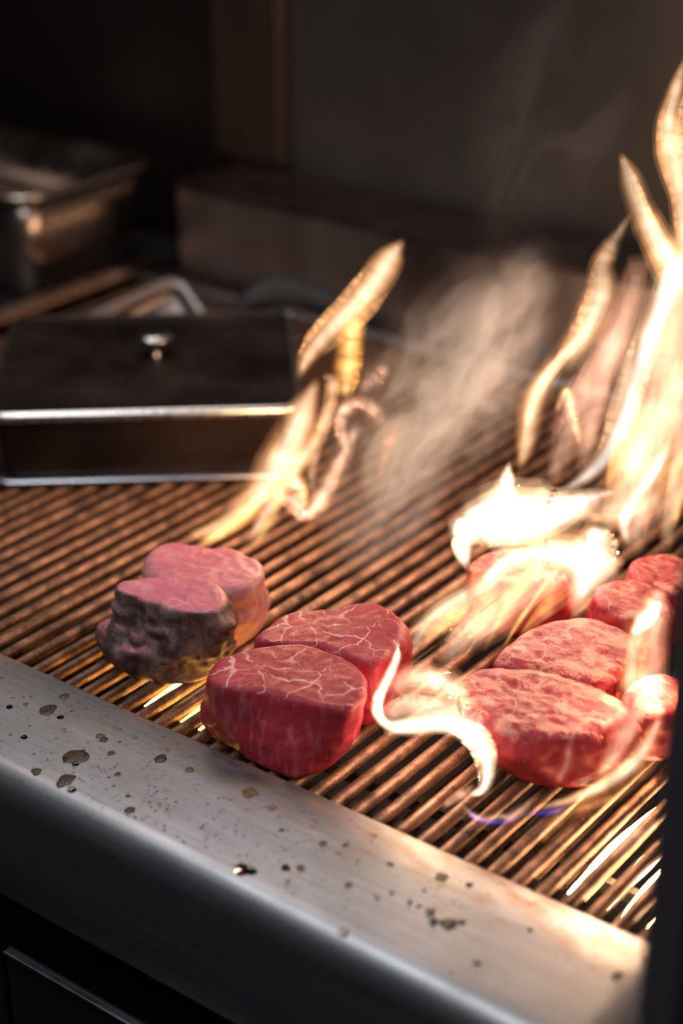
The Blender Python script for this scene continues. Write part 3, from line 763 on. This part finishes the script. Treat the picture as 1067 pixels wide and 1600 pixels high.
for i in range(16):                              # loose streaks inside the column
    x = frng.uniform(905, 1055); y = frng.uniform(760, 860); hgt = frng.uniform(90, 230); ln = frng.uniform(.15, .5); hw = frng.uniform(5, 13)
    wisp(fl, A3, [(x, y, 2), (x+hgt*ln*.25, y-hgt*.3, hw), (x+hgt*ln*.7+frng.uniform(-12, 12), y-hgt*.65, hw*1.1), (x+hgt*ln, y-hgt, 2)],
         frng.choice((CREAM, PEACH, PEACH, GOLD)), frng.uniform(.25, .5), .6, off=frng.uniform(-.03, .03), core=False, strands=0)
fl = flame('faint gauzy flame streaks on the grate left of the right steaks, below the white flame', (760, 1000))
for i in range(14):
    x = frng.uniform(640, 830); y = 1035-(x-640)*.25+frng.uniform(-20, 20); L_ = frng.uniform(70, 150); hw = frng.uniform(4, 12)
    wisp(fl, (x, y+25), [(x, y, 2), (x+L_*.3, y-L_*.35, hw), (x+L_*.62+frng.uniform(-8, 8), y-L_*.62, hw*1.2), (x+L_*1.0, y-L_*.9, 2)],
         frng.choice((CREAM, PEACH, GOLD)), frng.uniform(.25, .5), .6, core=False, strands=0)
# burner flames under the bars
fl = flame('burner flames glowing up through the grate below the small browned steak', (260, 1100))
fl.location.z = -.06
def under(parent, x, y0, y1, r, L, col=GOLD, z=-.03):
    vs, fs = tube([(x-.002, y0, z-.008), (x+.001, (y0+y1)/2, z+.002), (x, y1, z-.006)], [.001, r, .001], 12, 16)
    me = mesh('wisp', vs, fs); link('wisp', me, flame_mat(L/(2*r), col, 60, x*20, .5), parent, True)
for x in (-.632, -.652, -.668, -.70, -.612): under(fl, x, .0, .16, .0040, .8)
fl = flame('burner flames glowing up through the grate at the right end', (950, 1370))
fl.location.z = -.06
for x in (-.352, -.338, -.322, -.305, -.372): under(fl, x, .0, .20, .0045, 1.6, CREAM)

# ------------------------------------------------------------------ smoke drifting up from the grate
sm = tag(empty('smoke', at(600, 880)), 'grey brown smoke drifting up to the right between the flames', 'smoke')
def puff(p0, p1, A, hw, dens, ns, thick=.7):
    """an ellipsoid of drifting smoke between two photograph pixels on the upright plane through A"""
    a, b = upright(*p0, at(*A)), upright(*p1, at(*A))
    c = (a+b)/2; t = (b-a); ln = t.length/2; t.normalize()
    d = NH-t*NH.dot(t); d.normalize(); e = t.cross(d)
    r = hw*(c-CAM).length/F
    bm = bmesh.new(); bmesh.ops.create_icosphere(bm, subdivisions=4, radius=1)
    me = bpy.data.meshes.new('smoke_plume'); bm.to_mesh(me); bm.free()
    m = bpy.data.materials.new('smoke_gas'); m.use_nodes = True; T = m.node_tree; N = T.nodes
    for x in list(N):
        if x.type != 'OUTPUT_MATERIAL': N.remove(x)
    out = [x for x in N if x.type == 'OUTPUT_MATERIAL'][0]
    tc = N.new('ShaderNodeTexCoord'); le = N.new('ShaderNodeVectorMath'); le.operation = 'LENGTH'; T.links.new(tc.outputs['Object'], le.inputs[0])
    fo = N.new('ShaderNodeMapRange'); fo.interpolation_type = 'SMOOTHSTEP'; T.links.new(le.outputs['Value'], fo.inputs[0])
    fo.inputs[1].default_value = .25; fo.inputs[2].default_value = 1; fo.inputs[3].default_value = 1; fo.inputs[4].default_value = 0
    mp = N.new('ShaderNodeMapping'); T.links.new(tc.outputs['Object'], mp.inputs[0])
    mp.inputs['Scale'].default_value = (r*ns, r*ns*.6, ln*ns*.42); q = frng.random()*40; mp.inputs['Location'].default_value = (q, q*.3, q*.7)
    nz = N.new('ShaderNodeTexNoise'); nz.inputs['Scale'].default_value = 1; nz.inputs['Detail'].default_value = 4; nz.inputs['Roughness'].default_value = .6; nz.inputs['Distortion'].default_value = 1.2
    T.links.new(mp.outputs[0], nz.inputs['Vector'])
    mr = N.new('ShaderNodeMapRange'); T.links.new(nz.outputs['Fac'], mr.inputs[0])
    for i_, v_ in enumerate((.45, .62, dens*.05, dens)): mr.inputs[i_+1].default_value = v_
    mu = N.new('ShaderNodeMath'); mu.operation = 'MULTIPLY'; T.links.new(mr.outputs[0], mu.inputs[0]); T.links.new(fo.outputs[0], mu.inputs[1])
    sc = N.new('ShaderNodeVolumeScatter'); sc.inputs['Color'].default_value = (.95, .84, .82, 1); sc.inputs['Anisotropy'].default_value = .1
    T.links.new(mu.outputs[0], sc.inputs['Density']); T.links.new(sc.outputs[0], out.inputs['Volume'])
    me.materials.append(m)
    o = bpy.data.objects.new('smoke_plume', me); COL.objects.link(o); o.parent = sm
    M = Matrix(((e.x*r, d.x*r*thick, t.x*ln, c.x-sm.location.x), (e.y*r, d.y*r*thick, t.y*ln, c.y-sm.location.y), (e.z*r, d.z*r*thick, t.z*ln, c.z-sm.location.z), (0, 0, 0, 1)))
    o.matrix_basis = M
    return o
puff((500, 850), (860, 380), (600, 900), 150, 20, 34)
puff((610, 790), (870, 360), (620, 860), 85, 26, 50)
puff((500, 900), (700, 700), (590, 960), 85, 26, 45)
puff((560, 850), (760, 560), (640, 930), 60, 26, 60)
puff((760, 420), (960, -60), (800, 700), 140, 3.4, 16)
